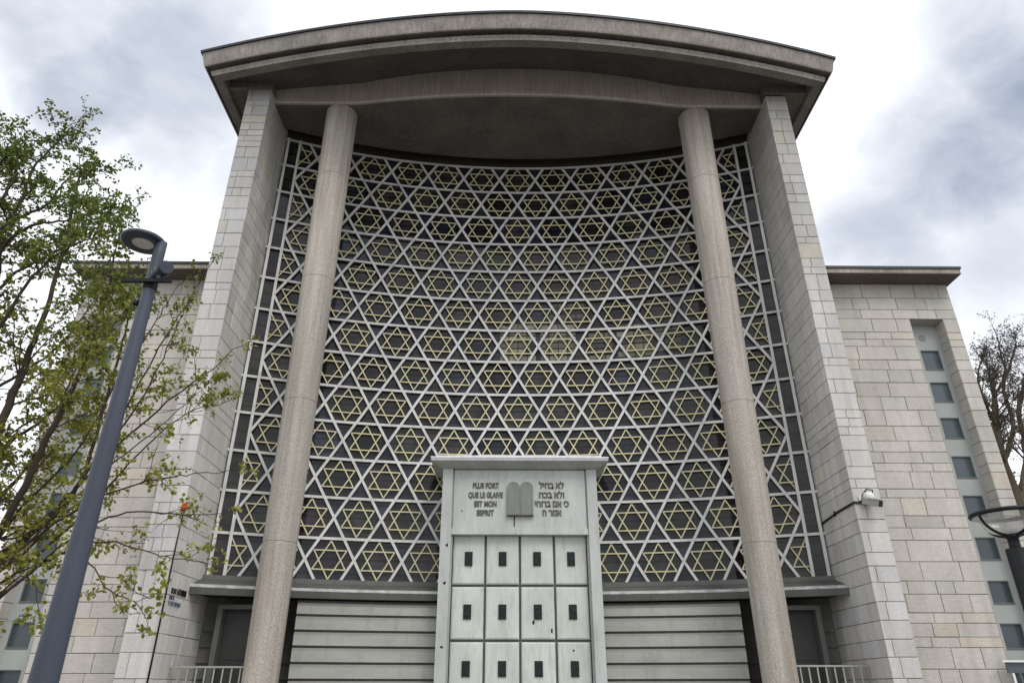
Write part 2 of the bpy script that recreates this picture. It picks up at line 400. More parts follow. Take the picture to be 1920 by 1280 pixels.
# -- star screen: lattice, stars, glazing
UE=6.40
mb=MB()
def linebar(u0,v0,u1,v1,w,d,o,nsub):
    for k in range(nsub):
        a=k/nsub;b=(k+1)/nsub
        ua=u0+(u1-u0)*a;va=v0+(v1-v0)*a;ub=u0+(u1-u0)*b;vb=v0+(v1-v0)*b
        mb.bar(cyl(ua,ZT-va*ROW,o),cyl(ub,ZT-vb*ROW,o),cyn((ua+ub)/2),w,d)
for v in range(14): linebar(-UE,v,UE,v,.074,.05,-.012,44)
for u in (-6,6): linebar(u,-.03,u,13,.085,.112,-.026,1)
for u in (-6.3,6.3): linebar(u,-.03,u,13,.088,.108,-.034,1)
def clip(c,s):
    # line u = c + s*0.5*v inside the panel
    v0,v1=0.,13.
    if s>0: v0=max(v0,(-6-c)/.5); v1=min(v1,(6-c)/.5)
    else: v0=max(v0,(c-6)/.5); v1=min(v1,(c+6)/.5)
    return v0,v1
for k in range(-40,41):
    for c,s in ((.25+k,1),(.75+k,-1)):
        v0,v1=clip(c,s)
        if v1-v0<.3: continue
        linebar(c+s*.5*v0,v0,c+s*.5*v1,v1,.076,.062 if s>0 else .07,-.014 if s>0 else -.018,max(2,int((v1-v0)*1.0)))
screen=mb.build('star_screen',M['lattice'],syn)
# glazing facets
mb=MB()
def gtone():
    k=rnd.uniform(.5,1.25); q=rnd.random()
    if q<.4: return (.030*k,.028*k,.028*k)
    if q<.65: return (.030*k,.025*k,.030*k)
    if q<.9: return (.026*k,.028*k,.027*k)
    return (.024*k,.028*k,.040*k)
GO=.075
def tri():
    k=rnd.uniform(.45,1.1); q=rnd.random(); return (.033*k,.037*k,.047*k) if q<.7 else (.033*k,.032*k,.032*k)
def fac(pts,tone):
    pts=[(min(6.42,max(-6.42,u)),min(13,max(0,v))) for u,v in pts]
    us=[p[0] for p in pts]
    if max(us)-min(us)<.02: return
    j=[rnd.uniform(-.02,.02) for _ in range(2)]
    um=sum(us)/len(us)
    mb.face([cyl(u,ZT-v*ROW,GO+j[0]*(u-um)+j[1]) for u,v in pts],tone)
for r in range(13):
    off=0 if r%2==0 else .5
    for k in range(-7,8):
        c=k+off
        if c-.5>6.0 or c+.5<-6.0: continue
        fac([(c-.5,r+.5),(c-.25,r),(c+.25,r),(c+.5,r+.5),(c+.25,r+1),(c-.25,r+1)],gtone())
        t=tri()
        fac([(c+.5,r+.5),(c+.25,r),(c+.75,r)],t); t=tri()
        fac([(c+.5,r+.5),(c+.25,r+1),(c+.75,r+1)],t)
for s in (-1,1):
    for r in range(13):
        mb.raw([cyl(s*6.0,ZT-r*ROW,GO-.012),cyl(s*6.75,ZT-r*ROW,GO-.012),cyl(s*6.75,ZT-(r+1)*ROW,GO-.012),cyl(s*6.0,ZT-(r+1)*ROW,GO-.012)],[(0,1,2,3)],(.028,.027,.025))
mb.build('glazing',M['glass'],screen,fix=False)
# cream grids on a few panes, painting in a reflected building
M['reflected_grid']=mat('pale_reflected_grid',(.30,.29,.23),.3,.4,stain=[(3,(1,1,1),.25)])
def reflected_grid(u0,u1,v0,v1,nu,nv,k=1.):
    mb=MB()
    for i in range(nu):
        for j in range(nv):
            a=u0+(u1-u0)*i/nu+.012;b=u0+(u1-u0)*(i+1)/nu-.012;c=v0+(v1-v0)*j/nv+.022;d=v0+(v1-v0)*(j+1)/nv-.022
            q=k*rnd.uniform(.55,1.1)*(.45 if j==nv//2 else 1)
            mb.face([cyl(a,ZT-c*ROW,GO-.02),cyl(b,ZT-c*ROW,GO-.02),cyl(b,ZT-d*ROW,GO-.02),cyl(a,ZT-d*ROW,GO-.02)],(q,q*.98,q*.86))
    mb.build('painted_reflection',M['reflected_grid'],screen,fix=False)
reflected_grid(-.45,.45,5.72,6.95,4,6,1.0); reflected_grid(.55,1.45,5.75,6.95,4,6,.9); reflected_grid(1.75,2.35,6.05,6.95,3,5,.55); reflected_grid(2.45,3.3,5.85,6.9,4,5,.7); reflected_grid(3.4,4.0,5.95,6.8,3,4,.45); reflected_grid(.8,1.7,5.05,5.6,4,3,.3)
# stars
RHO=.388*A; SW=.035; SD=.036
def star_mesh(half=0):
    mb=MB()
    for flip in (0,1):
        pts=[]
        for k in range(3):
            a=PI/2+flip*PI+k*2*PI/3; pts.append(Vector((RHO*math.cos(a),0,RHO*math.sin(a))))
        dep=SD if flip==0 else SD*.9
        for k in range(3):
            p,q=pts[k],pts[(k+1)%3]
            if half:
                # keep the side x*half>=0
                d=q-p
                if p.x*half<-1e-6 and q.x*half<-1e-6: continue
                if p.x*half<0: p=p+d*((0-p.x)/d.x)
                elif q.x*half<0: q=p+d*((0-p.x)/d.x)
                if (q-p).length<.05: continue
            mb.bar(p,q,(0,-1,0),SW,dep)
    return mb
full=star_mesh().build('star',M['gold'],None,z=0); me_full=full.data; COL.objects.unlink(full); bpy.data.objects.remove(full)
hl=star_mesh(1).build('star',M['gold'],None,z=0); me_r=hl.data; bpy.data.objects.remove(hl)
hl=star_mesh(-1).build('star',M['gold'],None,z=0); me_l=hl.data; bpy.data.objects.remove(hl)
places=[]
for r in range(13):
    if r%2==0: us=[(u,0) for u in range(-5,6)]+[(-6,1),(6,-1)]
    else: us=[(k+.5,0) for k in range(-6,6)]
    for u,h in us: places.append((r,u,h))
def hidden(r,u):     # behind the portal head or a column: smaller in the picture
    return (r>=10 and abs(u)<1.6) 
order=sorted(places,key=lambda p:(hidden(p[0],p[1]),p[2]!=0,-p[0]))
rest=MB()
for i,(r,u,h) in enumerate(order):
    p=cyl(u,ZT-(r+.5)*ROW,-.005); ang=-u*A/R
    me=me_full if h==0 else (me_r if h==1 else me_l)
    if i<100:
        o=bpy.data.objects.new('star',me); COL.objects.link(o); o.parent=screen
        o.location=(p.x,p.y,p.z+H); o.rotation_euler=(0,0,ang)
    else:
        mt=Matrix.Translation(p)@Matrix.Rotation(ang,4,'Z')
        rest.raw([mt@v.co for v in me.vertices],[tuple(f.vertices) for f in me.polygons])
o=rest.build('stars',M['gold'],screen); o['kind']='stuff'
# dark hall wall behind the glass, side walls and rear, so the building is closed
mb=MB()
for i in range(20):
    ua=-6.8+13.6*i/20;ub=ua+13.6/20
    mb.face([cyl(ua,-.4,.5),cyl(ub,-.4,.5),cyl(ub,18.4,.5),cyl(ua,18.4,.5)],(.35,.35,.35))
mb.box(-9.1,9.05,24.02,42,GZ,18.27,(1,1,1))
mb.build('hall',M['stone'],syn)

# -- ledge under the screen
mb=MB(); fl=MB()
def ledge_sweep(m,prof,tones=None,tone=(1,1,1),n=32,X=PX):
    # ends trimmed to the pier faces
    def pa(i):
        out=[]
        for o,z in prof:
            um=uX(X,o); u=-um+2*um*i/n; out.append(cyl(u,z,o))
        return out
    m.sweep(pa,n+1,False,tone,tones)
ledge_sweep(mb,[(.10,2.80),(-.09,2.80),(-.10,2.68),(-.30,2.62),(-.66,2.47),(-.715,2.41),(-.70,2.235),(-.64,2.225),(-.64,2.29),(.5,2.29)],
   tones=[(1.2,1.2,1.2),(1.3,1.3,1.3),(1,1,1),(1.1,1.1,1.1),(1,1,1),(1,1,1),(.7,.7,.7),(.6,.6,.6),(.5,.5,.5)])
ledge=mb.build('ledge',M['ledge'],syn)
ledge_sweep(fl,[(-.60,2.497),(-.715,2.455),(-.722,2.435),(-.722,2.405),(-.712,2.405)])
fl.build('flashing',M['flash'],ledge)

# -- recessed entrance wall with board grooves
mb=MB()
z=GZ
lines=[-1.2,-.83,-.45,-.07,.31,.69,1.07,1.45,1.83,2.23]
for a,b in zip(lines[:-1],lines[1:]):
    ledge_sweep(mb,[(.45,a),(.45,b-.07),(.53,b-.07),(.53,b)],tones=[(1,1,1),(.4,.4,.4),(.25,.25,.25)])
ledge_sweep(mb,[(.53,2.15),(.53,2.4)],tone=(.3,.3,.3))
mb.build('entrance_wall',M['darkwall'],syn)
# -- pale louvred board panels
def board_panel(u0,u1):
    mb=MB(); n=10
    zb=[-.83,-.445,-.06,.325,.71,1.095,1.475,1.855,2.19]
    o0=-.60
    for a,b in zip(zb[:-1],zb[1:]):
        def pa(i,a=a,b=b):
            u=u0+(u1-u0)*i/n
            return [cyl(u,z,o0+o) for o,z in ((.0,a),(.0,b-.135),(.03,b-.125),(.03,b-.06),(.09,b-.06),(.09,b),(.0,b))]
        mb.sweep(pa,n+1,tones=[(1,1,1),(.85,.85,.85),(.8,.8,.8),(.6,.6,.6),(.35,.35,.35),(.6,.6,.6)])
        for u in (u0,u1):
            pts=[cyl(u,z,o0+o) for o,z in ((.0,a),(.0,b-.135),(.03,b-.125),(.03,b-.06),(.09,b-.06),(.09,b),(.0,b))]
            mb.face(pts,(.8,.8,.8))
    for u,uu in ((u0,u0+.02*(1 if u1>u0 else -1)),):
        mb.face([cyl(u,-.83,o0+.06),cyl(u,2.2,o0+.06),cyl(u,2.2,.44),cyl(u,-.83,.44)],(.6,.6,.6))
    mb.build('board_panel',M['louvre'],syn)
board_panel(uX(-5.87,-.6),uX(-2.15,-.6)); board_panel(uX(5.83,-.6),uX(2.15,-.6))
# -- side doors
for s in (-1,1):
    mb=MB(); x0,x1=sorted((s*6.35,s*7.89)); Y=20.05
    def Yd(x): return YC+math.sqrt((R+.36)**2-x*x)
    Y=19.62
    mb.box(x0,x0+.13,Y-.10,Y+.3,-.6,2.06); mb.box(x1-.13,x1,Y-.10,Y+.3,-.6,2.06); mb.box(x0+.13,x1-.13,Y-.098,Y+.3,1.95,2.058)
    fr=mb.build('door_frame',M['doorframe'],None)
    mb=MB(); mb.box(x0+.13,x1-.13,Y+.12,Y+.24,-.6,1.95); 
    for k in range(2):
        mb.box(x0+.28,x1-.28,Y+.105,Y+.12,-.5+k*1.25,.6+k*1.25,(1.06,1.06,1.06))
    d=mb.build('side_door',M['door'],syn); adopt(fr,d)
    mb=MB(); hx=s*6.98
    mb.tube([(hx,Y+.105,.62),(hx,Y+.02,.66),(hx,Y+.02,.98),(hx,Y+.105,1.02)],[.026]*4,8); mb.box(hx-.04,hx+.04,Y+.085,Y+.105,.40,1.05)
    mb.build('handle',M['black'],d)

# -- portal
PY=19.6
mb=MB()
for s in (-1,1):
    a,b=sorted((s*1.905,s*2.19))
    mb.box(a,b,PY,20.9,-.45,5.735)
    c,d=sorted((s*1.86,s*1.915)); mb.box(c,d,PY+.10,PY+.4,-.45,5.72,(.8,.8,.8))
mb.box(-1.86,1.86,PY+.065,PY+.35,3.965,5.725,(1.03,1.03,1.03))     # inscription frieze
mb.box(-1.9,1.9,PY+.035,PY+.32,3.905,4.07,(1.05,1.05,1.05))
mb.box(-1.86,1.86,PY+.36,20.9,-.45,5.7,(.6,.6,.6))
portal=mb.build('portal',M['frame'],syn)
mb=MB()
# canopy: raked cornice
x0,x1=-2.515,2.515; yf=19.25
zt,zm,zb=5.955,5.86,5.74
loop=lambda o,z,yo:[(x0+o,yf+yo,z),(x1-o,yf+yo,z),(x1-o,20.9,z),(x0+o,20.9,z)]
L0=loop(0,zt,0);L1=loop(.0,zm+.03,.0);L2=loop(.07,zm-.01,.07);L3=loop(.25,zb+.03,.27);L4=loop(.31,zb,.33)
for a,b,t in ((L0,L1,1),(L1,L2,.85),(L2,L3,.9),(L3,L4,.8)):
    for i in range(4):
        j=(i+1)%4; mb.face([a[i],a[j],b[j],b[i]],(t,t,t))
mb.face(L4,(.7,.7,.7)); mb.face(L0)
can=mb.build('canopy',M['frame'],portal)
mb=MB(); mb.box(x0-.012,x1+.012,yf-.012,20.9,zt+.002,zt+.045); mb.box(x0+.17,x1-.17,yf+.14,20.9,zt+.046,zt+.12)
mb.build('capping',M['snow'],can)
# door leaves: 4 x 4 panels with plaques
DY=19.84
mb=MB(); mb.box(-1.9,1.9,DY+.09,DY+.12,-.45,3.93); 
mb.build('door_backing',M['groove'],portal)
cols=[-1.865,-.945,.0,.945,1.865]; rows=[3.94,2.585,1.215,-.155,-.45]
pr=random.Random(5)
for i in range(4):
    for j in range(4):
        a,b=cols[i]+.033,cols[i+1]-.033; zt_,zb_=rows[j]-.035,rows[j+1]+.035
        if zt_-zb_<.3 and j==3: zb_=-.44
        mb=MB(); k=pr.uniform(.95,1.04)
        # softly pillowed panel with a bevelled edge
        mb.raw([(a,DY+.085,zb_),(b,DY+.085,zb_),(b,DY+.085,zt_),(a,DY+.085,zt_),(a,DY+.02,zb_),(b,DY+.02,zb_),(b,DY+.02,zt_),(a,DY+.02,zt_),
            (a+.035,DY,zb_+.035),(b-.035,DY,zb_+.035),(b-.035,DY,zt_-.035),(a+.035,DY,zt_-.035)],
            [(0,1,5,4),(1,2,6,5),(2,3,7,6),(3,0,4,7),(4,5,9,8),(5,6,10,9),(6,7,11,10),(7,4,8,11),(8,9,10,11)],(k,k,k*.99))
        if j<3:
            cx=(a+b)/2+pr.uniform(-.03,.03); z0=(rows[j]+rows[j+1])/2-.16; am=pr.choice((0,.5,1,1)); 
            for q in range(3):
                w=.07-.02*q; l=(.16+.1*q)*am+.02
                mb.face([(cx-w,DY-.0012-.0006*q,z0),(cx+w,DY-.0012-.0006*q,z0),(cx+w*.6,DY-.0012-.0006*q,z0-l*.7),(cx,DY-.0012-.0006*q,z0-l),(cx-w*.6,DY-.0012-.0006*q,z0-l*.7)],(k,k*(.985-.012*q),k*(.96-.035*q)))
        mb.build('door_panel',M['panel'],portal)
        if j<3:
            cx=(a+b)/2; cz=(rows[j]+rows[j+1])/2+.02
            mb=MB(); hw,hh=.105,.185
            v=[(cx-hw,DY,cz-hh),(cx+hw,DY,cz-hh),(cx+hw,DY,cz+hh),(cx-hw,DY,cz+hh),(cx-hw,DY-.03,cz-hh),(cx+hw,DY-.03,cz-hh),(cx+hw,DY-.03,cz+hh),(cx-hw,DY-.03,cz+hh)]
            mb.hexa([(p[0],p[1]-.0,p[2]) for p in v])
            for q in range(7):
                ex=cx+pr.uniform(-.07,.07);ez=cz+pr.uniform(-.14,.14);w=pr.uniform(.012,.03);h=pr.uniform(.02,.06)
                mb.box(ex-w,ex+w,DY-.045-q*.0007,DY-.029,ez-h,ez+h,(1.5,1.6,1.5))
            mb.build('plaque',M['plaque'],portal)
# rust streaks run below the plaques, chipped paint spots
def blot(x,z,w,h,y,n=9,seed=0):
    r=random.Random(seed); pts=[]; mb=MB()
    for k in range(n):
        a=2*PI*k/n; q=r.uniform(.55,1.1); pts.append((x+w*q*math.cos(a),y,z+h*q*math.sin(a)))
    mb.face(pts); mb.build('paint_chip',M['black'],portal,fix=False)
for x,z,w,h in ((.35,1.66,.035,.06),(.83,1.46,.03,.09),(1.39,.98,.03,.03),(-.54,3.36,.04,.03),(-.47,3.29,.03,.02)): blot(x,z,w,h,DY-.004,seed=int(abs(x)*100))
for x,z in ((-2.03,1.05),(-2.02,2.62),(-2.0,3.6)): blot(x,z,.045,.035 if z<2 else .06,PY-.004,seed=int(z*50))
blot(-1.62,4.55,.03,.03,PY+.061,seed=3)
# tablets
mb=MB(); ty=PY+.065; x0,x1=-.355,.372; xm=(x0+x1)/2; zb,zs_=4.435,5.19
def tabl(xa,xb):
    r=(xb-xa)/2; cx=(xa+xb)/2; pts=[(xa,zb),(xb,zb)]
    for k in range(0,13): a=PI*k/12; pts.append((cx+r*math.cos(a),zs_+r*.98*math.sin(a)))
    n=len(pts); v=[(p[0],ty-.002,p[1]) for p in pts]+[(p[0],ty-.085,p[1]) for p in pts]
    mb.raw(v,[tuple(range(n,2*n))]+[(i,(i+1)%n,(i+1)%n+n,i+n) for i in range(n)])
tabl(x0,xm-.004); tabl(xm+.004,x1)
mb.box(x0-.01,x1+.01,ty-.10,ty-.002,zb-.035,zb-.001,(.35,.3,.25))
mb.build('law_tablets',M['tablet'],portal)
mb=MB(); mb.box(-.165,-.14,ty-.03,ty-.002,4.13,zb-.036); mb.build('drip_rod',M['black'],portal)
# inscriptions
def text_bm(body,size,cx,z,y,mb,maxw=None):
    c=bpy.data.curves.new('inscription','FONT'); c.body=body; c.size=size; c.align_x='CENTER'; c.extrude=.008; c.space_character=1.02; c.offset=.011
    o=bpy.data.objects.new('inscription',c); COL.objects.link(o); bpy.context.view_layer.update()
    me=bpy.data.meshes.new_from_object(o.evaluated_get(bpy.context.evaluated_depsgraph_get()))
    xs=[v.co.x for v in me.vertices]; w=max(xs)-min(xs); mx=(max(xs)+min(xs))/2; k=(maxw/w) if maxw else 1
    mb.raw([(cx+(v.co.x-mx)*k,y-v.co.z-.008,z+v.co.y) for v in me.vertices],[tuple(f.vertices) for f in me.polygons])
    bpy.data.objects.remove(o); bpy.data.curves.remove(c); bpy.data.meshes.remove(me)
fy=PY+.065
for nm,sz,cx,rows_ in (('french_inscription',.215,-.965,(('PLUS FORT',5.195,.74),('QUE LE GLAIVE',4.925,.98),('EST MON',4.675,.63),('ESPRIT',4.425,.48))),
    ('hebrew_inscription',.25,.905,(('לא בחיל'[::-1],5.195,.72),('ולא בכח'[::-1],4.925,.72),('כי אם ברוחי'[::-1],4.675,.96),('אמר ה'[::-1],4.425,.54)))):
    for b,z,w in rows_:
        mb=MB(); text_bm(b,sz,cx,z,fy,mb,w); mb.build(nm,M['letter'],portal,fix=False)

# -- wings
WY=18.6; WTOP=11.40
def wing(s):
    X0=s*9.0; X1=s*13.34
    r=random.Random(31 if s>0 else 57)
    ha,hb=sorted((s*11.865,s*12.905)); htop=10.17
    a,b=sorted((X0,X1)); mb=MB()
    zs=courses(GZ,WTOP,r)
    # align one joint with the recess head
    k=min(range(len(zs)),key=lambda i:abs(zs[i]-htop)); zs[k]=htop
    ashlar(mb,lambda x,z:Vector((x,WY+.03,z)),a,b,zs,'wing',holes=[(ha,hb,-10,htop)],lens=(.45,1.2))
    # mortar backing around the recess
    mb.box(a,ha,WY+.03,30,GZ,WTOP,(1,1,1),1); mb.box(hb,b,WY+.03,30,GZ,WTOP,(1,1,1),1); mb.box(ha,hb,WY+.03,30,htop,WTOP,(1,1,1),1)
    # reveal stones
    for xr,nx in ((ha,1),(hb,-1)):
        ashlar(mb,lambda x,z:Vector((xr+.0*nx,x,z)),WY+.0,WY+.46,[z for z in zs if z<=htop+.001],'wing',lens=(.6,.7),nrm=(nx,0,0),depth=.012)
    mb.face([(ha,WY+.03,htop-.01),(hb,WY+.03,htop-.01),(hb,WY+.46,htop-.01),(ha,WY+.46,htop-.01)],(.8,.8,.8))
    # far side facing
    xs_=X1
    ashlar(mb,lambda y,z:Vector((xs_-s*.03,y,z)),WY+.002,30,zs,'wing',nrm=(s,0,0),lens=(.6,1.3))
    w=mb.build('wing',[M['stone'],M['mortar']],syn)
    # flat roof
    mb=MB(); e0,e1=sorted((s*9.0,s*13.46)); f=WY-.62
    mb.box(e0,e1,f,30.3,WTOP+.002,WTOP+.03,(.45,.42,.4)); mb.box(e0,e1,f-.002,30.3,WTOP+.031,WTOP+.17,(1.15,1.12,1.05))
    wr=mb.build('wing_roof',M['roofconc'],w)
    mb=MB(); e0-=.03;e1+=.03; mb.box(e0,e1,f-.04,30.4,WTOP+.172,WTOP+.25); mb.build('roof_edge',M['gutter'],wr)
    # window strip
    mb=MB(); y0=WY+.40
    pz=[(9.30,8.63),(8.25,7.60),(7.13,6.48),(5.98,5.33),(4.86,4.23),(3.73,3.12),(2.62,2.03),(1.58,.96),(.5,-.1)]
    p0,p1=sorted((s*12.19,s*12.755))
    zcur=htop-.012
    for zt_,zb_ in pz:
        mb.box(ha,hb,y0,y0+.1,zt_,zcur); mb.box(ha,p0,y0,y0+.1,zb_,zt_); mb.box(p1,hb,y0,y0+.1,zb_,zt_); zcur=zb_
    mb.box(ha,hb,y0,y0+.1,GZ,zcur)
    mb.lathe([(.0,-.0),(.09,0.)],(0,0,0),3) if False else None
    c=(s*12.36,y0,9.72)
    pts=[(c[0]+.11*math.cos(2*PI*k/16),y0-.012,c[2]+.11*math.sin(2*PI*k/16)) for k in range(16)]
    mb.raw(pts+[(p[0],y0,p[2]) for p in pts],[tuple(range(16))]+[(k,(k+1)%16,16+(k+1)%16,16+k) for k in range(16)],(.62,.65,.6))
    st=mb.build('window_strip',M['strip'],w)
    wr_=random.Random(3)
    for zt_,zb_ in pz:
        mb=MB(); k=wr_.uniform(.85,1.1)*(1.35-.075*(9.3-zt_))  # panes darken downward, a reflection gradient put into the colour
        mb.box(p0,p1,y0+.05,y0+.07,zb_,zt_,(k,k,k)); mb.build('window_pane',M['pane'],w)
        mb=MB(); e=.028
        mb.box(p0+.002,p1-.002,y0+.012,y0+.049,zt_-e,zt_-.002); mb.box(p0+.002,p1-.002,y0-.012,y0+.049,zb_+.002,zb_+.05)
        mb.box(p0+.002,p0+e,y0+.012,y0+.049,zb_+.051,zt_-e-.001); mb.box(p1-e,p1-.002,y0+.012,y0+.049,zb_+.051,zt_-e-.001); mb.build('pane_frame',M['paneframe'],w)
    return w
wing(-1); wing(1)

# ------------------------------------------------------------------ setting: ground, terrace, steps
def plane(name,x0,x1,y0,y1,z,m):
    mb=MB(); mb.face([(x0,y0,z),(x1,y0,z),(x1,y1,z),(x0,y1,z)]); o=mb.build(name,m,None,z=0,fix=False); o['kind']='structure'; return o
plane('ground',-600,600,-600,600,0,M['ground'])
plane('road',-600,600,-16,-5,.004,M['asphalt'])
mb=MB()
for k in range(7): mb.box(-8.4,8.4,15.2+k*.33,22.5,k*.171,(k+1)*.171)
st=mb.build('entrance_steps',M['steps'],None,z=0); st['kind']='structure'

# ------------------------------------------------------------------ railings
def railing(label,x0,x1,y,zt,zb,loc):
    t=thing('railing',label,'railing',loc,'pale railings beside the columns')
    mb=MB(); mb.box(x0,x1,y-.025,y+.025,zt-.04,zt); mb.box(x0,x1,y-.018,y+.018,zb+.1,zb+.13); mb.build('rail',M['rail'],t)
    n=int(round((x1-x0)/.2))
    for k in range(n+1):
        x=x0+(x1-x0)*k/n; mb=MB(); mb.box(max(x0,x-.016),min(x1,x+.016),y-.012,y+.012,zb,zt-.041); mb.build('baluster',M['rail'],t)
    return t
railing('short pale railing between the left pier and left column, in front of a door',-8.37,-6.5,18.5,.57,-.45,(-7.4,18.5,1.2))
railing('short pale railing between the right column and right pier, in front of a door',6.5,8.37,18.5,.60,-.45,(7.4,18.5,1.2))
t=thing('window_guard','white metal guard rail with dark bars across the foot of the right wing window','railing',(12.3,18.45,1.0))
mb=MB(); mb.box(11.5,13.2,18.25,18.40,.655,.70); mb.build('top_rail',M['white'],t)
mb=MB(); mb.box(11.62,13.2,18.33,18.36,.42,.655); mb.build('infill_panel',M['pane'],t)
for k in range(9):
    x=11.72+k*.17; mb=MB(); mb.box(x-.028,x+.028,18.30,18.329,-.5,.42); mb.build('bar',M['pane'] if k%2 else M['white'],t)

# ------------------------------------------------------------------ camera on the right pier, its cable
t=thing('security_camera','grey and white security camera on a bracket on the right pier','security camera',(8.75,17.46,5.87))
mb=MB(); mb.lathe([(0,-.09),(.10,-.09),(.13,-.03),(.13,.05),(.09,.10),(0,.11)],(8.72,17.36,4.40),20); mb.build('junction_dome',M['white'],t)
mb=MB(); mb.box(8.52,8.62,17.44,17.499,4.33,4.45); mb.bar((8.58,17.44,4.39),(8.72,17.36,4.36),(0,0,1),.05,.05); mb.build('bracket',M['white'],t)
mb=MB()
d=Vector((.55,-.72,-.32)).normalized(); side=Vector((0,0,1)).cross(d).normalized(); up=d.cross(side)
c0=Vector((8.74,17.30,4.24)); 
def obox(mb,c,hx,hy,hz,tone=(1,1,1)):
    v=[]
    for sz in (-1,1):
        for sx,sy in ((-1,-1),(1,-1),(1,1),(-1,1)): v.append(c+d*hx*sx+side*hy*sy+up*hz*sz)
    mb.hexa(v,tone)
obox(mb,c0,.21,.085,.075); obox(mb,c0+up*.09+d*.03,.25,.10,.012,(1.5,1.5,1.45)); mb.build('housing',M['greyplastic'],t)
mb=MB(); obox(mb,c0+d*.222,.012,.07,.062); mb.build('lens',M['black'],t)
mb=MB(); mb.tube([(8.86,17.42,4.50),(8.88,17.40,4.58),(8.72,17.38,4.60),(8.60,17.42,4.45),(8.56,17.47,4.30)],[.018]*5,6); mb.build('conduit_loop',M['black'],t)
mb=MB()
mb.tube([(8.37,20.2,4.10),(8.375,19.3,4.20),(8.372,18.4,4.27),(8.37,17.48,4.285),(8.395,17.465,4.29),(8.56,17.47,4.285),(8.60,17.46,4.34)],[.024]*7,6)
mb.box(8.362,8.386,18.6,18.66,4.2,4.33)
tag(mb.build('cable',M['black'],None),'black cable running round the right pier corner to the security camera','cable')
# dark cable / rod along left pier corner, with orange flower on top
t=thing('orange_flower','tall thin dark stem with an orange flower head at the left pier corner','flower',(-8.36,17.42,0))
mb=MB(); mb.tube([(-8.375,17.43,-1.6),(-8.37,17.43,1.0),(-8.375,17.43,3.0),(-8.36,17.42,3.98)],[.022,.022,.019,.014],6); mb.build('stem',M['black'],t)
mb=MB()
fr=random.Random(2); c=Vector((-8.345,17.40,4.06))
for k in range(14):
    a=k*2.4; e=fr.uniform(-.5,1.2); dr=Vector((math.cos(a)*math.cos(e),math.sin(a)*math.cos(e),math.sin(e))); sd=dr.cross(Vector((0,0,1))).normalized(); upv=sd.cross(dr)
    L_=fr.uniform(.13,.18); k1=fr.uniform(.75,1.2)
    mb.face([c+dr*.01,c+dr*L_*.6+sd*.075+upv*.03,c+dr*L_,c+dr*L_*.6-sd*.075+upv*.03],(k1,k1,k1))
mb.lathe([(.0,-.08),(.07,-.03),(.085,.03),(.0,.09)],tuple(c),10)
mb.build('petals',M['orange'],t,fix=False)
mb=MB()
for k in range(4):
    a=k*1.7+.3; q=Vector((-8.365,17.425,3.72+.07*k)); dr=Vector((math.cos(a)*.6,-.5,.4)).normalized(); sd=dr.cross(Vector((0,0,1))).normalized()
    mb.face([q,q+dr*.08+sd*.03,q+dr*.15,q+dr*.08-sd*.03],(.06,.09,.02))
mb.build('leaf',M['leaf'],t,fix=False)
# lettering on the left pier's inner face
t=thing('wall_sign','small three-line dark lettering on the inner face of the left pier','wall lettering',(-8.38,18.0,3.7))
lr=random.Random(9)
def glyphs(name,y0,y1,z,h,m,slope=0.0):
    mb=MB(); y=y0
    while y<y1-.02:
        w=lr.uniform(.045,.075)
        if lr.random()<.14 and y>y0: y+=w*.7; continue
        zz=z
        kind=lr.randrange(4); x=-8.392
        mb.box(x,x+.012,y,y+.02,zz,zz+h)
        if kind in(0,1): mb.box(x,x+.0125,y+w-.02,y+w,zz,zz+h)
        if kind in(0,2): mb.box(x,x+.013,y+.02,y+w,zz+h-.024,zz+h)
        if kind in(1,2,3): mb.box(x,x+.0135,y+.02,y+w-.01,zz,zz+.024)
        if kind==3: mb.box(x,x+.014,y+.02,y+w-.01,zz+h*.42,zz+h*.58)
        y+=w+.016
    mb.build(name,m,t)
M['signblue']=mat('blue_grey_lettering',(.10,.16,.19),.6,.3); M['signgreen']=mat('dark_green_lettering',(.03,.05,.045),.6,.3)
glyphs('lettering',17.72,18.02,2.13,.12,M['signgreen']); glyphs('lettering',18.06,18.60,2.13,.14,M['black'])
glyphs('lettering',17.70,17.93,2.0,.085,M['signgreen']); glyphs('lettering',17.70,18.35,1.87,.085,M['signblue'])

# ------------------------------------------------------------------ street lamps
LY=5.; LX=-3.39
t=thing('street_lamp','tall blue grey street lamp with round flat head in front of the tree','street lamp',(LX,LY,0))
mb=MB(); mb.lathe([(.115,-1.65),(.102,-.9),(.089,.05),(.077,.7),(.067,1.3),(.0565,2.2),(.050,2.8),(.0485,3.02),(.047,3.3),(.045,3.43),(.0,3.44)],(LX,LY,0),28)
mb.box(LX-.085,LX+.085,LY-.085,LY+.085,-1.65,-1.6)
mb.build('pole',M['lamppost'],t)
mb=MB(); mb.lathe([(.051,-.04),(.056,-.03),(.056,.03),(.051,.04)],(LX,LY,3.00),24); mb.bar((LX-.20,LY-.07,3.01),(LX+.20,LY-.07,3.01),(0,1,0),.028,.03); mb.build('bracket',M['black'],t)
mb=MB(); mb.bar((LX+.10,LY-.075,3.02),(LX+.10,LY-.075,3.09),(0,1,0),.03,.03)
mb.tube([(LX+.06,LY-.02,3.11),(LX+.10,LY-.06,3.115),(LX+.17,LY-.13,3.105)],[.05,.062,.056],12); mb.lathe([(.0,-.07),(.05,-.05),(.055,.02),(.02,.055),(.0,.06)],(LX+.055,LY-.03,3.10),12)
mb.build('spotlight',M['lamphead'],t)
mb=MB(); mb.lathe([(.0,-.025),(.022,-.02),(.022,.02),(0,.025)],(LX-.07,LY-.02,2.83),10); mb.build('bolt',M['black'],t)
hc=Vector((-3.545,4.995,3.405))
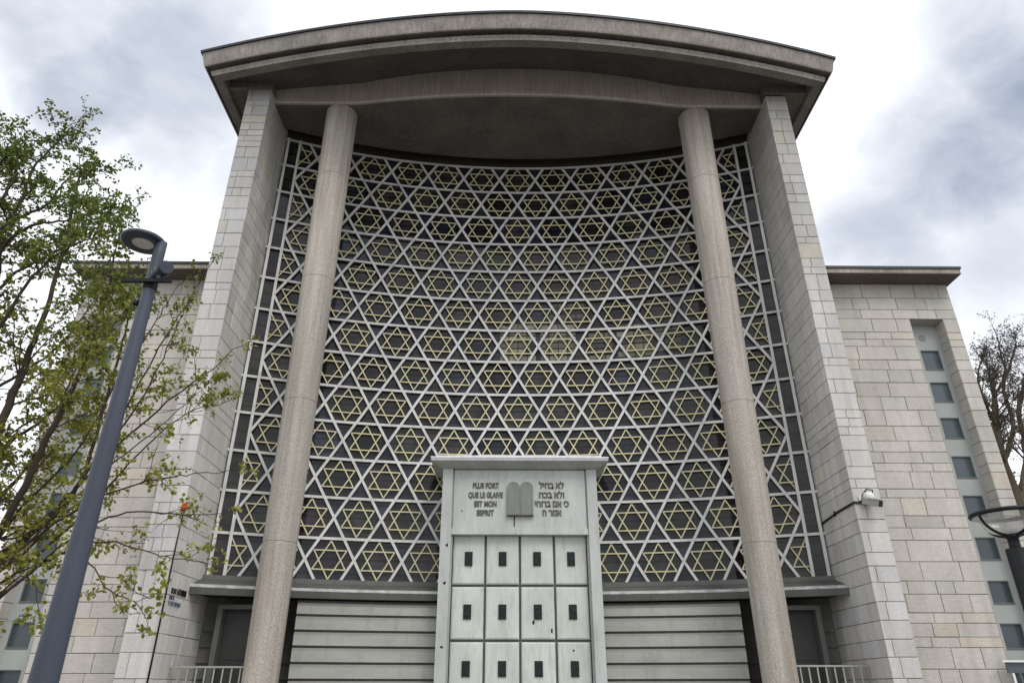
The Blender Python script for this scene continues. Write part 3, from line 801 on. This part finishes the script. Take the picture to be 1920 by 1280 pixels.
mb=MB(); mb.lathe([(.085,.012),(.145,.006),(.172,.014),(.180,.03),(.172,.05),(.12,.072),(.05,.085),(.0,.088)],tuple(hc),36)
mb.bar(hc+Vector((.16,0,.035)),Vector((LX,LY,3.40)),(0,0,1),.07,.05); mb.build('lamp_head',M['lamphead'],t)
mb=MB(); mb.lathe([(.0,.006),(.05,.007),(.088,.013)],tuple(hc),28); mb.build('lens',M['lens'],t,fix=False)

QX,QY=3.105,4.95
t=thing('park_lamp','black park lamp with an open glass bowl and ring rim before the right wing','park lamp',(QX,QY,0))
mb=MB(); mb.lathe([(.10,-1.65),(.10,-1.3),(.070,-1.2),(.067,.885),(.063,.895),(.036,.90),(.036,.965),(.048,.97),(.048,.985),(.0,.99)],(QX,QY,0),24); mb.build('pole',M['black'],t)
bc=(QX,QY,0)
RB=.215
mb=MB(); prof=[]
for k in range(9): a=k/8*PI/2; prof.append((RB*.99*math.sin(a)+.001,.99+.14*(1-math.cos(a))))
mb.lathe(prof,bc,40); mb.build('glass_bowl',M['bowl'],t,fix=False)
mb=MB()
ring=[(QX+RB*math.cos(2*PI*k/40),QY+RB*math.sin(2*PI*k/40),1.132) for k in range(41)]
mb.tube(ring,[.015]*41,8,cap=False)
for ang in (PI*.06,PI*.06+PI/2,PI*.06+PI,PI*.06+3*PI/2):
    pts=[]
    for k in range(11):
        a=k/10*PI/2; r=RB*math.sin(a)*1.01+.004; pts.append((QX+r*math.cos(ang),QY+r*math.sin(ang),.982+.15*(1-math.cos(a))))
    mb.tube(pts,[.010]*11,6)
mb.build('rim',M['black'],t)
mb=MB(); mb.lathe([(.0,.0),(.05,.0),(.055,.05),(.0,.06)],(QX,QY,.99),16); mb.build('lamp_fitting',M['greyplastic'],t)

# ------------------------------------------------------------------ trees
def grow(limbs, seed, leafcols, leafsize, twigs_per_m, spread, leaves_per, gravity=0., sub=True, twig_len=(.5,1.2), keep=None, nleafball=.16, limbk=1.,minr=.006):
    r=random.Random(seed); wood=MB(); lv=MB()
    def rv(): 
        while True:
            v=Vector((r.uniform(-1,1),r.uniform(-1,1),r.uniform(-1,1)))
            if .05<v.length<1: return v.normalized()
    def leaf(c,dirv,tone,size):
        d=(dirv+rv()*.9).normalized(); s=d.cross(rv()).normalized()*size*.33; n=d.cross(s).normalized()*size*.08
        l=d*size
        lv.face([c,c+l*.35+s+n,c+l*.75+s*.75,c+l,c+l*.75-s*.75,c+l*.35-s+n],tone)
    def clump(c,dirv,n,high):
        base=leafcols(r,c)
        for _ in range(n):
            k=r.uniform(.7,1.3); p=c+rv()*r.uniform(0,nleafball)
            leaf(p,(dirv*.4+Vector((0,0,-.5))),tuple(x*k for x in base),leafsize*r.uniform(.6,1.25))
    def curve(p,d,L,bend,n=6,up=.25):
        pts=[p]; 
        for k in range(n):
            d=(d+rv()*bend+Vector((0,0,up*.12-gravity*.1))).normalized(); pts.append(pts[-1]+d*(L/n))
        return pts,d
    def twig(p,d,L,rad,level,sp=1.):
        if keep and not keep(p): return
        pts,dd=curve(p,d,L,.22)
        wood.tube(pts,[rad*(1-.75*k/(len(pts)-1)) for k in range(len(pts))],5,cap=False)
        for k in range(2,len(pts)):
            if level==0 and sub:
                for _ in range(r.choice((1,1,2)) if sp==1. else (1 if r.random()<.55 else 0)):
                    ds=(pts[k]-pts[k-1]).normalized(); dn=(ds*.7+rv()*.85).normalized()
                    twig(pts[k],dn,L*r.uniform(.28,.5),rad*.45,1,sp)
            if r.random()<(.75 if level else .35)*sp: clump(pts[k],(pts[k]-pts[k-1]).normalized(),r.randint(*leaves_per),0)
        clump(pts[-1],dd,leaves_per[1] if sp==1. else 2,0)
    for pts,r0,r1,dens in limbs:
        P=[Vector(p) for p in pts]
        # resample smooth
        Q=[]
        for i in range(len(P)-1):
            p0=P[max(0,i-1)];p1=P[i];p2=P[i+1];p3=P[min(len(P)-1,i+2)]
            for k in range(6):
                tt=k/6
                Q.append(.5*((2*p1)+(p2-p0)*tt+(2*p0-5*p1+4*p2-p3)*tt*tt+(3*p1-p0-3*p2+p3)*tt**3)+rv()*.015)
        Q.append(P[-1])
        r0*=limbk; r1*=limbk; m=len(Q); wood.tube(Q,[r0+(r1-r0)*k/(m-1) for k in range(m)],9,cap=True)
        tot=sum((Q[i+1]-Q[i]).length for i in range(m-1)); nt=int(tot*twigs_per_m*dens)
        for _ in range(nt):
            f=r.uniform(.12,1)**.8; i=min(m-2,int(f*(m-1))); p=Q[i].lerp(Q[i+1],r.random())
            ax=(Q[i+1]-Q[i]).normalized(); tl=.75 if dens<=.45 else 1.
            dn=(ax*r.uniform(.4,1.0)+rv()*spread+Vector((0,0,.15))).normalized()
            rad=max(minr,(r0+(r1-r0)*f)*.32)
            twig(p,dn,tl*r.uniform(*twig_len)*(1.15-.5*f),min(rad,.022 if minr<.01 else .06),0,.8 if dens<=.45 else 1.)
        twig(Q[-1],(Q[-1]-Q[-2]).normalized(),r.uniform(*twig_len)*(.8 if dens>.45 else .35),max(minr,r1*.8),0,.8 if dens<=.45 else 1.)
    return wood,lv
# camera model, only used to turn photo positions at a chosen real distance into places
F_,TH,PS=1311.85,.4649,.0123; CX=-.4603
def at(px,py,Y):
    x=(px-960)/F_; v=-(py-640)/F_
    y=math.cos(TH)-v*math.sin(TH); z=math.sin(TH)+v*math.cos(TH)
    c,s=math.cos(PS),math.sin(PS); d=Vector((c*x+s*y,-s*x+c*y,z)); k=Y/d.y
    return (CX+d.x*k,d.y*k,d.z*k)
base=(-7.35,9.0,-1.65)
T=[]
T.append(([base,(-7.4,9.0,0.),at(-70,1000,9.0),at(-70,800,9.1),at(-50,560,9.2),at(-30,400,9.3),at(5,300,9.4)],.20,.035,.9))
T.append(([at(-70,1000,9.0),at(16,760,9.0),at(52,670,9.1),at(92,560,9.2),at(130,420,9.4),at(150,330,9.5)],.10,.022,1.0))
T.append(([at(-70,900,9.1),at(-10,560,9.3),at(0,447,9.4),at(40,378,9.5),at(62,316,9.6),at(120,256,9.7)],.09,.020,1.0))
T.append(([at(-30,560,9.3),at(0,472,9.2),at(56,425,9.1),at(109,416,9.0),at(180,400,8.9)],.06,.015,1.0))
T.append(([at(-10,440,9.4),at(31,410,9.7),at(87,385,9.9),at(125,338,10),at(170,330,10.1)],.055,.014,.9))
T.append(([at(-40,420,9.3),at(12,360,9.3),at(31,315,9.4),at(28,265,9.4)],.05,.014,1.0))
T.append(([at(-70,1080,8.9),at(20,960,8.6),at(100,800,8.4),at(150,700,8.4),at(200,560,8.5),at(215,470,8.6)],.085,.016,1.0))
T.append(([at(-70,1120,8.9),at(43,1014,9.3),at(110,950,9.5),at(160,880,9.7),at(219,679,10.1),at(240,600,10.2)],.08,.018,.9))
T.append(([at(100,960,9.5),at(220,790,9.4),at(300,650,9.4),at(350,570,9.5),at(392,500,9.5)],.028,.007,.45))
T.append(([at(60,1000,9.3),at(215,840,9.0),at(330,740,9.0),at(400,690,9.0),at(442,652,9.0)],.03,.007,.40))
T.append(([at(40,1040,9.2),at(180,860,8.8),at(270,740,8.8),at(320,640,8.8),at(350,575,8.8)],.028,.007,.45))
T.append(([at(20,1080,9.2),at(160,960,9.2),at(260,850,9.3),at(340,780,9.4),at(420,755,9.5)],.028,.007,.45))
T.append(([at(0,1060,8.8),at(150,950,8.7),at(260,905,8.7),at(350,890,8.8),at(415,885,8.8)],.026,.007,.45))
T.append(([at(0,1120,8.6),at(130,1010,8.5),at(240,960,8.5),at(330,965,8.6),at(420,962,8.7)],.026,.007,.45))
T.append(([at(-20,1130,8.6),at(110,1040,8.4),at(200,1015,8.4),at(300,1040,8.5),at(372,1052,8.5)],.024,.006,.45))
T.append(([at(60,1060,8.6),at(150,1040,8.5),at(200,1100,8.4),at(250,1125,8.4),at(285,1118,8.4)],.018,.005,.40))
T.append(([at(-60,1150,8.8),at(-10,1120,8.6),at(40,1080,8.5),at(75,1110,8.4)],.03,.008,.5))
T.append(([at(-50,980,9.4),at(30,900,9.6),at(90,820,9.8),at(130,720,9.9),at(165,640,10)],.05,.012,1.2))
T.append(([at(-40,1050,9.0),at(60,930,9.1),at(140,850,9.2),at(230,700,9.3),at(300,590,9.4),at(330,540,9.4)],.03,.007,.45))
T.append(([at(-30,1100,8.8),at(80,990,8.7),at(200,880,8.6),at(300,800,8.6),at(390,720,8.6)],.026,.006,.45))
T.append(([at(-60,900,9.2),at(30,820,9.8),at(110,760,10.2),at(190,640,10.4),at(250,560,10.4)],.05,.012,.9))
T.append(([at(-60,340,9.3),at(-10,295,9.6),at(40,265,9.8),at(90,265,9.9)],.04,.012,1.3))
T.append(([at(-60,620,9.6),at(20,520,9.9),at(90,480,10.1),at(160,440,10.2),at(215,400,10.2)],.05,.012,1.1))
T.append(([at(-60,760,9.8),at(40,700,10.2),at(120,640,10.4),at(180,560,10.5)],.05,.012,1.1))
T.append(([at(-80,700,9.0),at(-20,640,8.4),at(60,520,8.2),at(120,470,8.2),at(190,440,8.2)],.05,.012,.9))
def lcol(r,c):
    t=max(0,min(1,(c.z-3.2)/3.0));  # leaf colour darkens with height, painting in the backlit crown
    lo=(.25,.255,.045); hi=(.115,.155,.034)
    q=t*.85+r.uniform(-.2,.2); q=max(0,min(1,q))
    return tuple(a+(b-a)*q for a,b in zip(lo,hi))
trunk_line=[Vector(p) for p in T[0][0]]
def on_trunk(z):
    for p,q in zip(trunk_line[:-1],trunk_line[1:]):
        if p.z<=z<=q.z: return p.lerp(q,(z-p.z)/max(1e-6,q.z-p.z))
    return trunk_line[-1] if z>trunk_line[-1].z else trunk_line[0]
for i in range(1,len(T)):                                   # every limb grows out of the trunk
    pts,r0,r1,dn=T[i]; f=Vector(pts[0]); g=on_trunk(f.z-.35-.25*(f-on_trunk(f.z)).length)
    if (f-g).length>.12: T[i]=([tuple(g)]+pts,r0*1.15,r1,dn)
wood,lv=grow(T,4,lcol,.058,4.7,.95,(1,4),twig_len=(.40,.95),nleafball=.075,limbk=.62)
t=thing('tree','leafy spring tree with young green leaves and spreading dark branches behind the left lamp','tree',(base[0],base[1],0))
wood.build('trunk',M['bark'],t,fix=False); lv.build('crown',M['leaf'],t,fix=False)
# right: nearly bare tree beyond the wing
b2=at(1955,1240,34.); b2=(b2[0],34.,-1.65)
T2=[]
T2.append(([b2,at(1950,1100,34),at(1910,950,34),at(1880,870,34),at(1868,800,34),at(1864,740,34),at(1852,690,34)],.55,.06,.8))
T2.append(([at(1880,870,34),at(1900,800,34.5),at(1882,730,35),at(1892,690,35),at(1905,645,35)],.16,.05,1))
T2.append(([at(1868,800,34),at(1846,750,33),at(1834,710,33),at(1842,665,33)],.10,.04,1))
T2.append(([at(1910,950,34),at(1925,850,35),at(1910,770,36),at(1922,710,36),at(1930,650,36)],.22,.05,1))
T2.append(([at(1866,740,34),at(1885,700,34),at(1878,670,34),at(1872,640,34)],.10,.04,1))
def lcol2(r,c):
    q=r.random(); return (.055,.045,.055) if q<.75 else ((.06,.075,.04) if q<.93 else (.09,.075,.05))
wood,lv=grow(T2,8,lcol2,.085,3.2,.95,(1,3),twig_len=(1.0,2.2),nleafball=.25,limbk=.85,minr=.016)
t=thing('tree','tall nearly bare tree with dark twigs rising beyond the right wing','tree',(b2[0],b2[1],0))
wood.build('trunk',M['bark2'],t,fix=False); lv.build('crown',M['bud'],t,fix=False)

# ------------------------------------------------------------------ sky and light
w=bpy.data.worlds.new('World'); scene.world=w; w.use_nodes=True; nt=w.node_tree;N=nt.nodes;L=nt.links
bg=N['Background']; bg.inputs[1].default_value=.1
SUN_EL=math.radians(50); SUN_AZ=math.radians(152)     # compass angle from +Y, clockwise
sky=N.new('ShaderNodeTexSky'); sky.sky_type='NISHITA'; sky.sun_disc=False; sky.sun_elevation=SUN_EL; sky.sun_rotation=SUN_AZ
tc=N.new('ShaderNodeTexCoord')
def noise(scale,detail,vec,rough=.55,dist=.0,loc=(0,0,0)):
    mp=N.new('ShaderNodeMapping'); mp.inputs['Scale'].default_value=vec; mp.inputs['Location'].default_value=loc; L.new(tc.outputs['Generated'],mp.inputs[0])
    n=N.new('ShaderNodeTexNoise'); n.inputs['Scale'].default_value=scale; n.inputs['Detail'].default_value=detail; n.inputs['Roughness'].default_value=rough; n.inputs['Distortion'].default_value=dist
    L.new(mp.outputs[0],n.inputs[0]); return n.outputs[0]
def mth(op,a,b=None,clampit=False):
    m=N.new('ShaderNodeMath'); m.operation=op; m.use_clamp=clampit
    for i,x in enumerate((a,b)):
        if x is None: continue
        if isinstance(x,(int,float)): m.inputs[i].default_value=x
        else: L.new(x,m.inputs[i])
    return m.outputs[0]
def mrange(x,a,b,c,d,smooth=True):
    r=N.new('ShaderNodeMapRange'); r.interpolation_type='SMOOTHSTEP' if smooth else 'LINEAR'
    for i,v in enumerate((a,b,c,d)): r.inputs[i+1].default_value=v
    L.new(x,r.inputs[0]); return r.outputs[0]
def dirn(px,py): return Vector(at(px,py,10.)) - Vector((CX,0,0))
warp=noise(3.5,5,(1,1,1.3),.6)
mask=None
for px,py,rad,amt in ((60,60,.14,.75),(150,175,.13,.85),(330,130,.16,.75),(300,250,.13,.5),(30,200,.11,.35),(1790,300,.20,1.0),(1920,170,.17,1.0),(1680,420,.17,.75),(1890,470,.2,.6),(1620,350,.11,.45),(470,330,.11,.45),(1700,520,.16,.7),(1850,60,.12,.6)):
    v=dirn(px,py).normalized()
    dp=N.new('ShaderNodeVectorMath'); dp.operation='DISTANCE'; nm=N.new('ShaderNodeVectorMath'); nm.operation='NORMALIZE'; L.new(tc.outputs['Generated'],nm.inputs[0]); L.new(nm.outputs[0],dp.inputs[0]); dp.inputs[1].default_value=v
    dd=mth('ADD',dp.outputs['Value'],mth('MULTIPLY',mth('SUBTRACT',warp,.5),.28))
    f=mth('MULTIPLY',mrange(dd,rad,rad*.15,0,1),amt)
    mask=f if mask is None else mth('MAXIMUM',mask,f)
gen=mrange(noise(2.2,6,(1,1,1.4),.6,.3,(3,1,0)),.46,.70,0,.35)
up=N.new('ShaderNodeSeparateXYZ'); L.new(tc.outputs['Generated'],up.inputs[0])
back=mrange(up.outputs[1],.2,-.2,0,1)                 # away from the facade the overcast is one broken sheet
mask=mth('MAXIMUM',mask,mth('MULTIPLY',gen,back))
fine=mrange(noise(7,6,(1,1,1.5),.6,.4),.3,.7,.72,1.1,False)
mask=mth('MULTIPLY',mask,fine,True)
cl=N.new('ShaderNodeMix'); cl.data_type='RGBA'; L.new(mask,cl.inputs[0]); cl.inputs[6].default_value=(11.2,11.5,11.9,1); cl.inputs[7].default_value=(3.5,4.0,5.1,1)
mx=N.new('ShaderNodeMix'); mx.data_type='RGBA'; mx.inputs[0].default_value=.93; L.new(sky.outputs[0],mx.inputs[6]); L.new(cl.outputs[2],mx.inputs[7])
L.new(mx.outputs[2],bg.inputs[0])
sd=bpy.data.lights.new('sun','SUN'); sd.energy=1.3; sd.angle=math.radians(25); sd.color=(1,.965,.91)
so=bpy.data.objects.new('sun',sd); COL.objects.link(so)
az=SUN_AZ; sv=Vector((math.sin(az)*math.cos(SUN_EL),math.cos(az)*math.cos(SUN_EL),math.sin(SUN_EL)))
so.rotation_euler=(-sv).to_track_quat('-Z','Y').to_euler(); so.location=sv*60

# ------------------------------------------------------------------ camera and view
cd=bpy.data.cameras.new('camera'); cd.sensor_width=36; cd.lens=36*F_/1920; cd.clip_end=3000; cd.clip_start=.05
co=bpy.data.objects.new('camera',cd); COL.objects.link(co); co.location=(CX,0,H); co.rotation_euler=(PI/2+TH,0,-PS)
scene.camera=co
scene.view_settings.view_transform='Standard'; scene.view_settings.look='None'; scene.view_settings.exposure=.18; scene.view_settings.gamma=1.
scene.render.resolution_x=1024; scene.render.resolution_y=682
